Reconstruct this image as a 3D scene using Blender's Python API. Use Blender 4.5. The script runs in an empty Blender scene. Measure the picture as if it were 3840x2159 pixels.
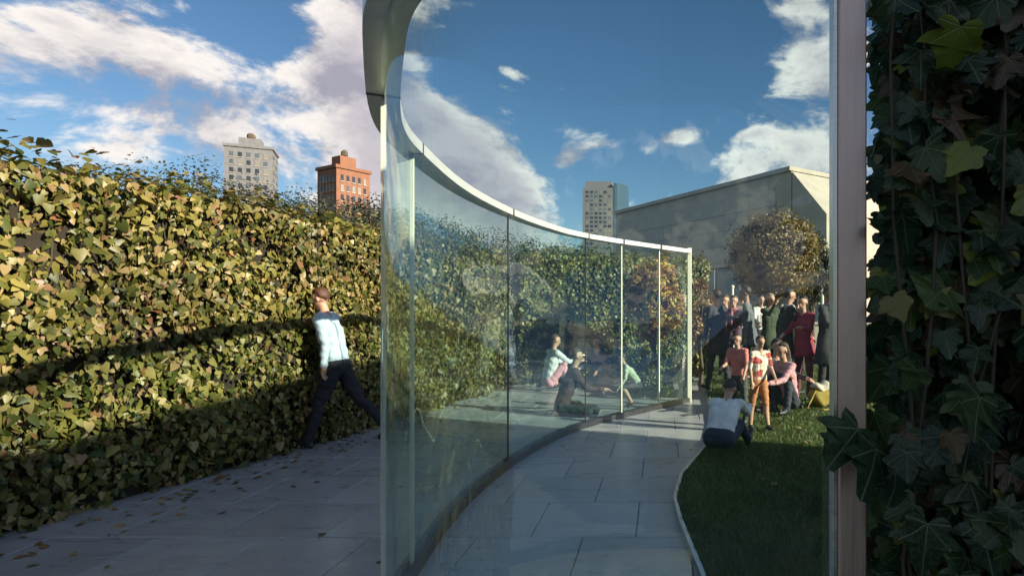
import bpy, bmesh, math, random
import numpy as np
from mathutils import Vector, Matrix

random.seed(7)
RNG = np.random.default_rng(11)
R = math.radians
scene = bpy.context.scene
COL = scene.collection

# ------------------------------------------------------------------ camera
EYE = 1.6
cam_d = bpy.data.cameras.new('camera')
cam = bpy.data.objects.new('camera', cam_d); COL.objects.link(cam)
cam.location = (0, 0, EYE); cam.rotation_euler = (R(90), 0, 0)
cam_d.sensor_width = 36.0; cam_d.lens = 20.97
cam_d.shift_x = -0.1447; cam_d.shift_y = 0.0194
cam_d.clip_start = 0.02; cam_d.clip_end = 6000
scene.camera = cam

def ray(px, py):            # (azimuth, elevation) of a place in the view, for laying out far things and clouds
    a = (px-1660)/1500.0
    return math.atan(a), math.atan((774-py)/1500.0/math.sqrt(1+a*a))
def spot(px, d): return (px-1660)/1500.0*d
def hz(py, d): return EYE+(774-py)/1500.0*d

# ------------------------------------------------------------------ node helpers
class N:
    """socket wrapper with arithmetic, so node maths reads as formulas"""
    def __init__(s, t, k): s.t = t; s.k = k
    def _m(s, op, *o):
        n = s.t.nodes.new('ShaderNodeMath'); n.operation = op
        for i, v in enumerate((s,)+o):
            if isinstance(v, N): s.t.links.new(v.k, n.inputs[i])
            else: n.inputs[i].default_value = v
        return N(s.t, n.outputs[0])
    def __add__(s, o): return s._m('ADD', o)
    __radd__ = __add__
    def __sub__(s, o): return s._m('SUBTRACT', o)
    def __rsub__(s, o): return (s*-1.0)+o
    def __mul__(s, o): return s._m('MULTIPLY', o)
    __rmul__ = __mul__
    def __truediv__(s, o): return s._m('DIVIDE', o)
    def pow(s, e): return s._m('POWER', e)
    def abs(s): return s._m('ABSOLUTE')
    def exp(s): return s._m('EXPONENT')
    def max(s, o): return s._m('MAXIMUM', o)
    def min(s, o): return s._m('MINIMUM', o)
    def fract(s): return s._m('FRACT')
    def step(s, a, b, lo=0.0, hi=1.0):
        n = s.t.nodes.new('ShaderNodeMapRange'); n.interpolation_type = 'SMOOTHSTEP'
        s.t.links.new(s.k, n.inputs[0])
        for i, v in enumerate((a, b, lo, hi)): n.inputs[i+1].default_value = v
        return N(s.t, n.outputs[0])
def tex(t, kind, vec=None, **kw):
    n = t.nodes.new(kind)
    if vec is not None: t.links.new(vec.k if isinstance(vec, N) else vec, n.inputs['Vector'])
    for k, v in kw.items():
        if k in n.inputs: n.inputs[k].default_value = v
        else: setattr(n, k, v)
    return n
def ramp(t, fac, stops):
    n = t.nodes.new('ShaderNodeValToRGB'); t.links.new(fac.k if isinstance(fac, N) else fac, n.inputs[0])
    e = n.color_ramp.elements
    while len(e) < len(stops): e.new(0.5)
    for i, (p, c) in enumerate(stops): e[i].position = p; e[i].color = (*c, 1)
    return n.outputs[0]
def mixc(t, f, a, b):
    n = t.nodes.new('ShaderNodeMix'); n.data_type = 'RGBA'
    for i, v in ((0, f), (6, a), (7, b)):
        if isinstance(v, N): t.links.new(v.k, n.inputs[i])
        elif hasattr(v, 'is_linked'): t.links.new(v, n.inputs[i])
        elif i == 0: n.inputs[0].default_value = v
        else: n.inputs[i].default_value = (*v, 1)
    return n.outputs[2]

# ------------------------------------------------------------------ world: late-afternoon sky with broken cloud
SUN_EL = R(23); SUN_DIR = Vector((0.93, -0.37, 0)).normalized()*math.cos(SUN_EL); SUN_DIR.z = math.sin(SUN_EL)
SKY_STRENGTH = 0.12
world = bpy.data.worlds.new('World'); scene.world = world; world.use_nodes = True
wt = world.node_tree
for n in list(wt.nodes): wt.nodes.remove(n)
wo = wt.nodes.new('ShaderNodeOutputWorld'); bg = wt.nodes.new('ShaderNodeBackground')
wt.links.new(bg.outputs[0], wo.inputs[0]); bg.inputs[1].default_value = SKY_STRENGTH
sky = wt.nodes.new('ShaderNodeTexSky'); sky.sky_type = 'NISHITA'; sky.sun_disc = False
sky.sun_elevation = SUN_EL; sky.sun_rotation = math.atan2(SUN_DIR.x, SUN_DIR.y)
sky.altitude = 50; sky.air_density = 1.0; sky.dust_density = 0.4; sky.ozone_density = 2.2
tc = wt.nodes.new('ShaderNodeTexCoord'); sep = wt.nodes.new('ShaderNodeSeparateXYZ'); wt.links.new(tc.outputs['Generated'], sep.inputs[0])
dx, dy, dz = (N(wt, sep.outputs[i]) for i in range(3))
zz = dz.max(0.0)+0.22
def sky_vec(ox=0.0, oy=0.0, oz=0.0):
    c = wt.nodes.new('ShaderNodeCombineXYZ')
    wt.links.new((dx+ox).k, c.inputs[0]); wt.links.new((dy+oy).k, c.inputs[1]); wt.links.new((dz*1.7+oz).k, c.inputs[2])
    return c.outputs[0]
az = dx._m('ARCTAN2', dy); el = dz._m('ARCSINE')
cover = None
# banks of cloud: (view x, view y, half width, half height, tilt, weight)
for px, py, rw, rh, tilt, w in ((1170, 430, 270, 135, -34, .95), (1040, 340, 90, 100, 0, .35), (900, 230, 150, 330, 0, .50), (2040, 110, 135, 165, 15, .66),
                                (2020, 390, 180, 100, 8, .42), (1445, 400, 62, 40, 20, .46), (1690, 348, 85, 30, 14, .50), (1880, 340, 60, 16, 14, .34),
                                (1545, 362, 66, 24, 0, .40), (1290, 182, 46, 20, -20, .50),
                                (480, 330, 330, 170, -10, .44), (120, 60, 260, 120, 20, .38)):
    a0, e0 = ray(px, py); s = 1500.0/math.cos(a0)
    ct, st = math.cos(R(tilt)), math.sin(R(tilt))
    u = ((az-a0)*ct+(el-e0)*st)*(s/rw); v = ((el-e0)*ct-(az-a0)*st)*(s/rh)
    b = ((u*u+v*v)*-1.0).exp()*w
    cover = b if cover is None else cover+b
def fbm(vec, sc, det=5, rough=.58): return N(wt, tex(wt, 'ShaderNodeTexNoise', vec, Scale=sc, Detail=det, Roughness=rough, Distortion=.25).outputs[0])
n1 = fbm(sky_vec(3.1, 1.7), 6.5, 8, .62); n2 = fbm(sky_vec(3.1+.035*SUN_DIR.x, 1.7+.035*SUN_DIR.y, .055), 6.5, 7, .62)
# cloud cover goes on behind the camera, thickened there to add ambient light
wide = fbm(sky_vec(8.0, 2.0), 1.9, 3, .5).step(.38, .62)*.45*(dy.step(.15, -.25))
dens = n1*1.75-.47+cover+wide
mask = dens.step(.64, .90)
thick = dens.step(.78, 1.25)
lit = ((n1-n2)*3.4+0.58).step(0.05, 0.95)
k = 1.0/SKY_STRENGTH
cl_lit = mixc(wt, lit, (.19*k, .19*k, .225*k), (.50*k, .47*k, .44*k))
cl = mixc(wt, thick*.68, cl_lit, (.195*k, .18*k, .225*k))
skyc = wt.nodes.new('ShaderNodeHueSaturation'); wt.links.new(sky.outputs[0], skyc.inputs['Color']); skyc.inputs['Saturation'].default_value = 1.18; skyc.inputs['Value'].default_value = .46
wt.links.new(mixc(wt, mask*(dz.step(-.01, .05)), skyc.outputs[0], cl), bg.inputs[0])

# ------------------------------------------------------------------ sun
world.cycles.sampling_method = 'MANUAL'; world.cycles.sample_map_resolution = 512
sl = bpy.data.lights.new('sun', 'SUN'); sl.energy = 4.7; sl.angle = R(.53); sl.color = (1, .86, .66)
so = bpy.data.objects.new('sun', sl); COL.objects.link(so); so.location = (20, -8, 12)
so.rotation_euler = SUN_DIR.to_track_quat('Z', 'Y').to_euler()

vs = scene.view_settings
vs.view_transform = 'Standard'; vs.look = 'None'; vs.exposure = 1.08; vs.gamma = 1.0; vs.use_curve_mapping = False
scene.render.engine = 'CYCLES'
scene.cycles.transparent_max_bounces = 28; scene.cycles.max_bounces = 6; scene.cycles.diffuse_bounces = 2; scene.cycles.glossy_bounces = 3; scene.cycles.transmission_bounces = 2
scene.cycles.caustics_reflective = False; scene.cycles.caustics_refractive = False

# ------------------------------------------------------------------ materials
def mat(name):
    m = bpy.data.materials.new(name); m.use_nodes = True
    t = m.node_tree; return m, t, t.nodes['Principled BSDF']
def setc(t, p, c):
    if hasattr(c, 'is_linked'): t.links.new(c, p.inputs['Base Color'])
    else: p.inputs['Base Color'].default_value = (*c, 1)
def bump(t, p, h, s=.3, d=.01):
    b = t.nodes.new('ShaderNodeBump'); b.inputs['Strength'].default_value = s; b.inputs['Distance'].default_value = d
    t.links.new(h.k if isinstance(h, N) else h, b.inputs['Height']); t.links.new(b.outputs[0], p.inputs['Normal'])
def simple(name, c, rough=.7, metal=0., var=.18, scale=6., bmp=.0):
    m, t, p = mat(name)
    o = t.nodes.new('ShaderNodeTexCoord').outputs['Object']
    nz = tex(t, 'ShaderNodeTexNoise', o, Scale=scale, Detail=6, Roughness=.6).outputs[0]
    lo = tuple(x*(1-var) for x in c); hi = tuple(min(1, x*(1+var)) for x in c)
    setc(t, p, ramp(t, nz, [(.3, lo), (.7, hi)]))
    p.inputs['Roughness'].default_value = rough; p.inputs['Metallic'].default_value = metal
    if bmp: bump(t, p, nz, bmp)
    return m
def leafmat(name, stops, veins=0., transl=.25, rough=.45):
    m, t, p = mat(name)
    g = t.nodes.new('ShaderNodeNewGeometry'); oi = t.nodes.new('ShaderNodeObjectInfo')
    r = (N(t, g.outputs['Random Per Island'])+N(t, oi.outputs['Random'])).fract()
    c = ramp(t, r, stops)
    pos = g.outputs['Position']
    big = N(t, tex(t, 'ShaderNodeTexNoise', pos, Scale=1.3, Detail=3).outputs[0]).step(.35, .65, .72, 1.25)
    vm = t.nodes.new('ShaderNodeMix'); vm.data_type = 'RGBA'; vm.blend_type = 'MULTIPLY'; vm.inputs[0].default_value = 1
    cc = t.nodes.new('ShaderNodeCombineColor')
    for i in range(3): t.links.new(big.k, cc.inputs[i])
    t.links.new(c, vm.inputs[6]); t.links.new(cc.outputs[0], vm.inputs[7]); c = vm.outputs[2]
    if veins:
        uv = t.nodes.new('ShaderNodeUVMap'); sp = t.nodes.new('ShaderNodeSeparateXYZ'); t.links.new(uv.outputs[0], sp.inputs[0])
        x, y = N(t, sp.outputs[0]), N(t, sp.outputs[1]); vein = None
        for a in (0, 48, -48, 98, -98):
            ca, sa = math.cos(R(a)), math.sin(R(a))
            d = (x*ca-y*sa).abs(); along = (x*sa+y*ca).step(-.02, .02)
            v = d.step(.004, .024, 1, 0)*along
            vein = v if vein is None else vein.max(v)
        fine = N(t, tex(t, 'ShaderNodeTexVoronoi', uv.outputs[0], Scale=9., feature='DISTANCE_TO_EDGE').outputs['Distance']).step(.0, .09, .35, 0)
        c = mixc(t, vein.max(fine)*veins, c, (.16, .22, .11))
        nz = tex(t, 'ShaderNodeTexNoise', pos, Scale=60, Detail=4).outputs[0]
        bump(t, p, N(t, nz)*.5-vein*.6, .5, .004)
    t.links.new(c, p.inputs['Base Color'])
    p.inputs['Roughness'].default_value = rough
    tr = t.nodes.new('ShaderNodeBsdfTranslucent'); t.links.new(c, tr.inputs[0])
    mx = t.nodes.new('ShaderNodeMixShader'); mx.inputs[0].default_value = transl
    t.links.new(p.outputs[0], mx.inputs[1]); t.links.new(tr.outputs[0], mx.inputs[2])
    t.links.new(mx.outputs[0], t.nodes['Material Output'].inputs[0])
    return m

M = {}
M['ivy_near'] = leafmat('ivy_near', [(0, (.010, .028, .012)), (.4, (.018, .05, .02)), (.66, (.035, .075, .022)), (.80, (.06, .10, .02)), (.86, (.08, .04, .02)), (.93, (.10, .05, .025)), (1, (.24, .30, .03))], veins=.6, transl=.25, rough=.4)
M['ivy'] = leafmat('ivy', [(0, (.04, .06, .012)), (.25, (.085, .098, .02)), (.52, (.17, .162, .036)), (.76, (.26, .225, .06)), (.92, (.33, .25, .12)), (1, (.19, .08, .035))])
M['ivy_green'] = leafmat('ivy_green', [(0, (.03, .055, .01)), (.3, (.09, .12, .018)), (.6, (.17, .185, .03)), (.85, (.26, .23, .055)), (1, (.34, .25, .11))])
M['olive_leaf'] = leafmat('olive_leaf', [(0, (.11, .08, .025)), (.4, (.18, .135, .04)), (.75, (.25, .18, .06)), (1, (.15, .08, .03))])
M['dark_leaf'] = leafmat('dark_leaf', [(0, (.02, .035, .015)), (.6, (.05, .065, .025)), (1, (.09, .07, .03))])
M['autumn_leaf'] = leafmat('autumn_leaf', [(0, (.42, .08, .05)), (.3, (.52, .20, .04)), (.6, (.60, .42, .06)), (.85, (.50, .46, .09)), (1, (.32, .07, .08))], transl=.35)
M['tan_leaf'] = leafmat('tan_leaf', [(0, (.14, .09, .04)), (.4, (.28, .19, .09)), (.8, (.42, .27, .13)), (1, (.36, .15, .06))])
M['lime_leaf'] = leafmat('lime_leaf', [(0, (.09, .12, .03)), (.5, (.20, .24, .06)), (1, (.34, .33, .13))])
M['plum_leaf'] = leafmat('plum_leaf', [(0, (.04, .03, .03)), (.5, (.09, .055, .05)), (1, (.06, .08, .025))])
M['park_leaf'] = leafmat('park_leaf', [(0, (.028, .042, .026)), (.5, (.05, .062, .038)), (.85, (.075, .08, .05)), (1, (.11, .085, .05))])
M['bark'] = simple('bark', (.11, .085, .06), .9, bmp=.6, scale=14)
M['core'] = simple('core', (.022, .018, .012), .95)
M['wood_stem'] = simple('wood_stem', (.055, .045, .03), .8)
M['petiole'] = simple('petiole', (.19, .22, .09), .6)
M['seam'] = simple('seam', (.34, .42, .42), .3)
M['joint'] = simple('joint', (.03, .035, .035), .5)
def metal(name, c, rough, var=.1, streak=(2, 2, 60)):
    m, t, p = mat(name)
    mp = t.nodes.new('ShaderNodeMapping'); mp.inputs['Scale'].default_value = streak
    t.links.new(t.nodes.new('ShaderNodeTexCoord').outputs['Object'], mp.inputs[0])
    nz = tex(t, 'ShaderNodeTexNoise', mp.outputs[0], Scale=3., Detail=5).outputs[0]
    setc(t, p, ramp(t, nz, [(.3, tuple(x*(1-var) for x in c)), (.7, tuple(min(1, x*(1+var)) for x in c))]))
    p.inputs['Metallic'].default_value = 1; t.links.new(N(t, nz).step(.2, .8, rough*.8, rough*1.3).k, p.inputs['Roughness'])
    return m
def satin(name, c, rough):
    m = metal(name, c, rough); m.node_tree.nodes['Principled BSDF'].inputs['Metallic'].default_value = .45; return m
M['rail'] = satin('rail', (.80, .78, .74), .42)
M['mullion'] = simple('mullion', (.82, .82, .66), .4, 0., .06)
M['end_post'] = metal('end_post', (.62, .47, .42), .46, .12, (40, 40, 1.5))
M['steel'] = metal('steel', (.66, .65, .62), .35)
# two-way mirror glass: tinted transmission and a mirror share that grows towards grazing
m = bpy.data.materials.new('two_way_glass'); m.use_nodes = True; t = m.node_tree
for n in list(t.nodes): t.nodes.remove(n)
lw = t.nodes.new('ShaderNodeLayerWeight'); lw.inputs[0].default_value = .5
f = N(t, lw.outputs['Facing']).pow(4.5)*.36+.064
tp = t.nodes.new('ShaderNodeBsdfTransparent'); tp.inputs[0].default_value = (.915, .988, .978, 1)
gl = t.nodes.new('ShaderNodeBsdfGlossy'); gl.inputs['Color'].default_value = (.93, .97, .96, 1); gl.inputs['Roughness'].default_value = .012
wv = tex(t, 'ShaderNodeTexNoise', t.nodes.new('ShaderNodeTexCoord').outputs['Object'], Scale=1.6, Detail=1.).outputs[0]
bp = t.nodes.new('ShaderNodeBump'); bp.inputs['Strength'].default_value = .14; bp.inputs['Distance'].default_value = .05
t.links.new(wv, bp.inputs['Height']); t.links.new(bp.outputs[0], gl.inputs['Normal'])
mx = t.nodes.new('ShaderNodeMixShader'); t.links.new(f.k, mx.inputs[0]); t.links.new(tp.outputs[0], mx.inputs[1]); t.links.new(gl.outputs[0], mx.inputs[2])
ou = t.nodes.new('ShaderNodeOutputMaterial'); t.links.new(mx.outputs[0], ou.inputs[0]); M['glass'] = m
# bluestone paving
m, t, p = mat('bluestone')
g = t.nodes.new('ShaderNodeNewGeometry'); oi = t.nodes.new('ShaderNodeObjectInfo')
mp = t.nodes.new('ShaderNodeMapping'); mp.inputs['Scale'].default_value = (1.0, 2.6, 1); t.links.new(g.outputs['Position'], mp.inputs[0])
na = tex(t, 'ShaderNodeTexNoise', mp.outputs[0], Scale=1.7, Detail=8, Roughness=.62, Distortion=1.6).outputs[0]
nb = tex(t, 'ShaderNodeTexNoise', g.outputs['Position'], Scale=38, Detail=4).outputs[0]
c = ramp(t, N(t, na)*.75+N(t, oi.outputs['Random'])*.25, [(.25, (.27, .28, .305)), (.5, (.355, .36, .385)), (.72, (.43, .43, .45))])
scuff = N(t, tex(t, 'ShaderNodeTexNoise', mp.outputs[0], Scale=3.4, Detail=9, Roughness=.7, Distortion=3.).outputs[0]).step(.57, .70)  # pale swirls painted into the colour, standing in for glare off the glass
stain = N(t, tex(t, 'ShaderNodeTexNoise', g.outputs['Position'], Scale=.9, Detail=7, Roughness=.65).outputs[0]).step(.52, .68)
c = mixc(t, scuff*.8, c, (.62, .62, .62)); c = mixc(t, stain*.5, c, (.17, .175, .19)); t.links.new(c, p.inputs['Base Color'])  # scuff is the painted glare off the glass
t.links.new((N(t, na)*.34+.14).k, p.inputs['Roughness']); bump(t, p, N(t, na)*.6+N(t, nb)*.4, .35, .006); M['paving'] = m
M['bedding'] = simple('bedding', (.15, .15, .155), .9)
m, t, p = mat('turf'); g = t.nodes.new('ShaderNodeNewGeometry')
na = tex(t, 'ShaderNodeTexNoise', g.outputs['Position'], Scale=2.2, Detail=8, Roughness=.65).outputs[0]
setc(t, p, ramp(t, na, [(.3, (.035, .06, .018)), (.6, (.06, .09, .028)), (.8, (.09, .11, .04))])); p.inputs['Roughness'].default_value = .9; M['turf'] = m
M['grass'] = leafmat('grass', [(0, (.05, .085, .02)), (.5, (.10, .15, .03)), (.85, (.15, .18, .045)), (1, (.18, .16, .07))], transl=.3)
def stone(name, c, sx, sz, depth=.5, mortar=.7):
    m, t, p = mat(name); o = t.nodes.new('ShaderNodeTexCoord').outputs['Object']
    na = tex(t, 'ShaderNodeTexNoise', o, Scale=.7, Detail=9, Roughness=.65).outputs[0]
    setc(t, p, ramp(t, na, [(.3, tuple(x*.8 for x in c)), (.7, tuple(x*1.12 for x in c))])); p.inputs['Roughness'].default_value = .85
    bump(t, p, na, .4, .02); return m
M['limestone'] = stone('limestone', (.43, .39, .33), 1, 1)
M['brick'] = stone('brick', (.25, .115, .07), 1, 1)
M['blind'] = simple('blind', (.22, .21, .19), .6); M['pane_mid'] = simple('pane_mid', (.09, .12, .15), .12)
M['tower_stone'] = stone('tower_stone', (.20, .205, .22), 1, 1)
M['slate_glass'] = simple('slate_glass', (.05, .09, .13), .12, 0, .3, 2)
M['window'] = simple('window', (.035, .045, .06), .15, 0, .4, 1)
M['asphalt'] = simple('asphalt', (.05, .05, .05), .9)

# ------------------------------------------------------------------ object helpers
def tag(o, label=None, cat=None, group=None, kind=None):
    if label: o['label'] = label
    if cat: o['category'] = cat
    if group: o['group'] = group
    if kind: o['kind'] = kind
    return o
def link(name, me, material, parent=None, smooth=False):
    o = bpy.data.objects.new(name, me); COL.objects.link(o)
    if material is not None and not me.materials: me.materials.append(material)
    if parent: o.parent = parent
    if smooth: me.polygons.foreach_set('use_smooth', [True]*len(me.polygons))
    return o
def empty(name, loc=(0, 0, 0), rz=0):
    o = bpy.data.objects.new(name, None); COL.objects.link(o); o.location = loc; o.rotation_euler = (0, 0, rz); o.empty_display_size = .1
    return o
def from_np(name, V, F, uv=None):
    """V (n,3), F (m,k) equal-size faces"""
    me = bpy.data.meshes.new(name); V = np.asarray(V, np.float32); F = np.asarray(F, np.int32)
    me.vertices.add(len(V)); me.vertices.foreach_set('co', V.ravel())
    k = F.shape[1]; me.loops.add(F.size); me.loops.foreach_set('vertex_index', F.ravel())
    me.polygons.add(len(F)); me.polygons.foreach_set('loop_start', np.arange(0, F.size, k, dtype=np.int32)); me.polygons.foreach_set('loop_total', np.full(len(F), k, np.int32))
    if uv is not None:
        l = me.uv_layers.new(name='UVMap'); l.data.foreach_set('uv', np.asarray(uv, np.float32)[F.ravel()].ravel())
    me.update(calc_edges=True); me.validate(); return me
def bx(bm, x0, x1, y0, y1, z0, z1, bev=0):
    r = bmesh.ops.create_cube(bm, size=1)
    for v in r['verts']: v.co = Vector((x0+(v.co.x+.5)*(x1-x0), y0+(v.co.y+.5)*(y1-y0), z0+(v.co.z+.5)*(z1-z0)))
    if bev: bmesh.ops.bevel(bm, geom=list({e for v in r['verts'] for e in v.link_edges}), offset=bev, segments=1, affect='EDGES')
def mesh_of(name, fn):
    bm = bmesh.new(); fn(bm); bmesh.ops.recalc_face_normals(bm, faces=bm.faces); me = bpy.data.meshes.new(name); bm.to_mesh(me); bm.free(); return me
def box(name, ext, material, parent=None, bev=0):
    return link(name, mesh_of(name, lambda b: bx(b, *ext, bev=bev)), material, parent)
def tube(bm, pts, rad, n=7):
    rings = []
    for i, pnt in enumerate(pts):
        a = Vector(pts[max(i-1, 0)]); b = Vector(pts[min(i+1, len(pts)-1)]); d = (b-a).normalized()
        u = d.orthogonal().normalized(); w = d.cross(u)
        r = rad[i] if hasattr(rad, '__len__') else rad
        rings.append([bm.verts.new(Vector(pnt)+(u*math.cos(2*math.pi*k/n)+w*math.sin(2*math.pi*k/n))*r) for k in range(n)])
    for a, b in zip(rings, rings[1:]):
        for k in range(n): bm.faces.new((a[k], a[(k+1) % n], b[(k+1) % n], b[k]))
    bm.faces.new(rings[0][::-1]); bm.faces.new(rings[-1])

# leaf outlines (tip at +y); a star-lobed ivy leaf and a plain one
def leaf_shape(kind, fold=.16):
    if kind == 'ivy':
        half = [(.10, -.12), (.24, -.17), (.40, -.12), (.46, .0), (.40, .10), (.50, .17), (.60, .28), (.63, .38), (.52, .41), (.38, .44), (.30, .54), (.24, .68), (.13, .86)]
    elif kind == 'small':
        half = [(.26, -.12), (.44, .10), (.34, .40), (.20, .70)]
    else:
        half = [(.30, .28), (.24, .68)]
    mid = [(0, 0), (0, .42), (0, 1.0)]
    P = list(mid)+half+[(-x, y) for x, y in half]; n = len(half)
    F = []
    for off, flip in ((3, False), (3+n, True)):
        for i in range(n-1):
            tri = [0 if P[off+i+1][1] < .2 else 1, off+i, off+i+1]
            F.append(tri[::-1] if flip else tri)
            if P[off+i][1] < .2 <= P[off+i+1][1]: F.append([0, off+i, 1] if not flip else [1, off+i, 0])
        F.append([1, off+n-1, 2] if not flip else [2, off+n-1, 1])
    V = np.array([(x, y, -fold*abs(x)*(.6+.8*abs(x))-.16*y*y+.05*math.sin(y*7+abs(x)*6)*abs(x)*2) for i, (x, y) in enumerate(P)], np.float32)
    uv = np.array(P, np.float32)
    return V, np.array(F), uv
SH = {k: leaf_shape(k) for k in ('ivy', 'small', 'plain')}
def scatter(pts, nrm, tipdir, size, kind='small'):
    """leaves at pts facing nrm with tips along tipdir -> V, F, UV"""
    V, F, U = SH[kind]; n = len(pts)
    z = nrm/np.linalg.norm(nrm, axis=1, keepdims=True)
    y = tipdir-(tipdir*z).sum(1, keepdims=True)*z; y /= np.maximum(np.linalg.norm(y, axis=1, keepdims=True), 1e-6)
    x = np.cross(y, z)
    A = (x[:, None, :]*V[None, :, 0:1]+y[:, None, :]*(V[None, :, 1:2]-.35)+z[:, None, :]*V[None, :, 2:3])*size[:, None, None]+pts[:, None, :]
    FF = F[None]+(np.arange(n)*len(V))[:, None, None]
    return A.reshape(-1, 3), FF.reshape(-1, 3), np.tile(U, (n, 1))
def wobble(p, f=1.7, ph=0.):
    return np.sin(p[:, 0]*f*1.3+ph)*np.cos(p[:, 2]*f*1.9+ph*2)+.6*np.sin(p[:, 1]*f*2.3+p[:, 2]*f*2.7+ph*3)+.4*np.sin(p[:, 0]*f*5.1+p[:, 2]*f*4.3+p[:, 1]*4.)

# ------------------------------------------------------------------ ground: park far below, terrace, paving slabs, lawn
pg = mesh_of('park_ground', lambda b: bx(b, -3000, 3000, -3000, 3000, -31, -30)); tag(link('park_ground', pg, M['turf']), kind='structure')
tag(box('terrace_floor', (-26, 22, -24, 46, -.9, -.03), M['bedding']), kind='structure')
terrace = bpy.data.objects['terrace_floor']
S = .74
slab_me = [mesh_of('paving_slab', lambda b: bx(b, -S/2+.0025, S/2-.0025, -S/2+.0025, S/2-.0025, -.04, 0, bev=.006)) for _ in range(2)]
edge_pts = [(.30, -24), (.30, 2.2), (.26, 3.4), (.15, 4.4), (.12, 4.9), (.20, 5.6), (.42, 6.4), (.62, 7.2), (.74, 8.2), (.80, 10), (.95, 13.2), (.95, 46)]
def lawn_x(y):
    for (xa, ya), (xb, yb) in zip(edge_pts, edge_pts[1:]):
        if ya <= y <= yb: return xa+(xb-xa)*(y-ya)/(yb-ya)
    return .95
cnt = 0
rest = bmesh.new()
for j in range(-30, 40):
    for i in range(-34, 3):
        x, y = i*S+.2+(S/2 if j % 2 else 0), j*S+.1
        if x-S/2 > lawn_x(min(max(y, -23), 45)) or y > 24 or y < -22 or x < -24: continue
        near = 1.5 < y < 12.6 and x > -6.4-(y < 6)*1.0 and x > -1.05*y-2.0
        if near and cnt < 300:
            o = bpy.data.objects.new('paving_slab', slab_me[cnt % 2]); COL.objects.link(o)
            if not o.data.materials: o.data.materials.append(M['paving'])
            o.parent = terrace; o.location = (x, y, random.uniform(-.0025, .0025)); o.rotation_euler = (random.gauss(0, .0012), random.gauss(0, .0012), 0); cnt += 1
        else:
            bx(rest, x-S/2+.0025, x+S/2-.0025, y-S/2+.0025, y+S/2-.0025, -.03, random.uniform(-.0025, .0025))
me = bpy.data.meshes.new('paving'); rest.to_mesh(me); rest.free()
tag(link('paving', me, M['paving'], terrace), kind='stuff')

def lawn_mesh(b):
    ys = [-24]+[y for _, y in edge_pts[1:-1]]+[46]
    top = [(b.verts.new((lawn_x(y), y, .035)), b.verts.new((20, y, .035))) for y in ys]
    bot = [(b.verts.new((lawn_x(y), y, -.02)), b.verts.new((20, y, -.02))) for y in ys]
    for a, c, d, e in zip(top, top[1:], bot, bot[1:]):
        b.faces.new((a[0], a[1], c[1], c[0])); b.faces.new((a[0], c[0], e[0], d[0]))
lawn = tag(link('lawn', mesh_of('lawn', lawn_mesh), M['turf']), kind='structure')
def strip(b):
    for (xa, ya), (xb, yb) in zip(edge_pts[1:-1], edge_pts[2:-1]):
        d = Vector((xb-xa, yb-ya, 0)).normalized(); nn = Vector((-d.y, d.x, 0))*.014
        A, B = Vector((xa, ya, 0))-d*.004, Vector((xb, yb, 0))+d*.004
        q = [b.verts.new(v+Vector((0, 0, z))) for z in (-.02, .052) for v in (A-nn, B-nn, B+nn, A+nn)]
        for fs in ((0, 1, 5, 4), (1, 2, 6, 5), (2, 3, 7, 6), (3, 0, 4, 7), (4, 5, 6, 7)): b.faces.new([q[i] for i in fs])
link('edging_strip', mesh_of('edging_strip', strip), M['steel'], lawn)
n = 110000
u = RNG.random(n); gy = 2.1+(16-2.1)*u**1.5; gx = np.array([lawn_x(y) for y in gy])+.01; gx = gx+(np.minimum(.45*gy+.6, 9)-gx)*RNG.random(n)
h = RNG.uniform(.025, .055, n); a = RNG.uniform(0, 6.28, n); w = .0022+.0004*gy
dxy = np.stack([np.cos(a), np.sin(a), 0*a], 1); lean = np.stack([RNG.normal(0, .35, n), RNG.normal(0, .35, n), np.ones(n)], 1)
base = np.stack([gx, gy, np.full(n, .034)], 1)
V = np.stack([base-dxy*w[:, None], base+dxy*w[:, None], base+lean*h[:, None]], 1).reshape(-1, 3)
tag(link('grass', from_np('grass', V, np.arange(3*n).reshape(-1, 3)), M['grass']), 'short green turf blades covering the lawn', 'grass', kind='stuff')

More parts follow.
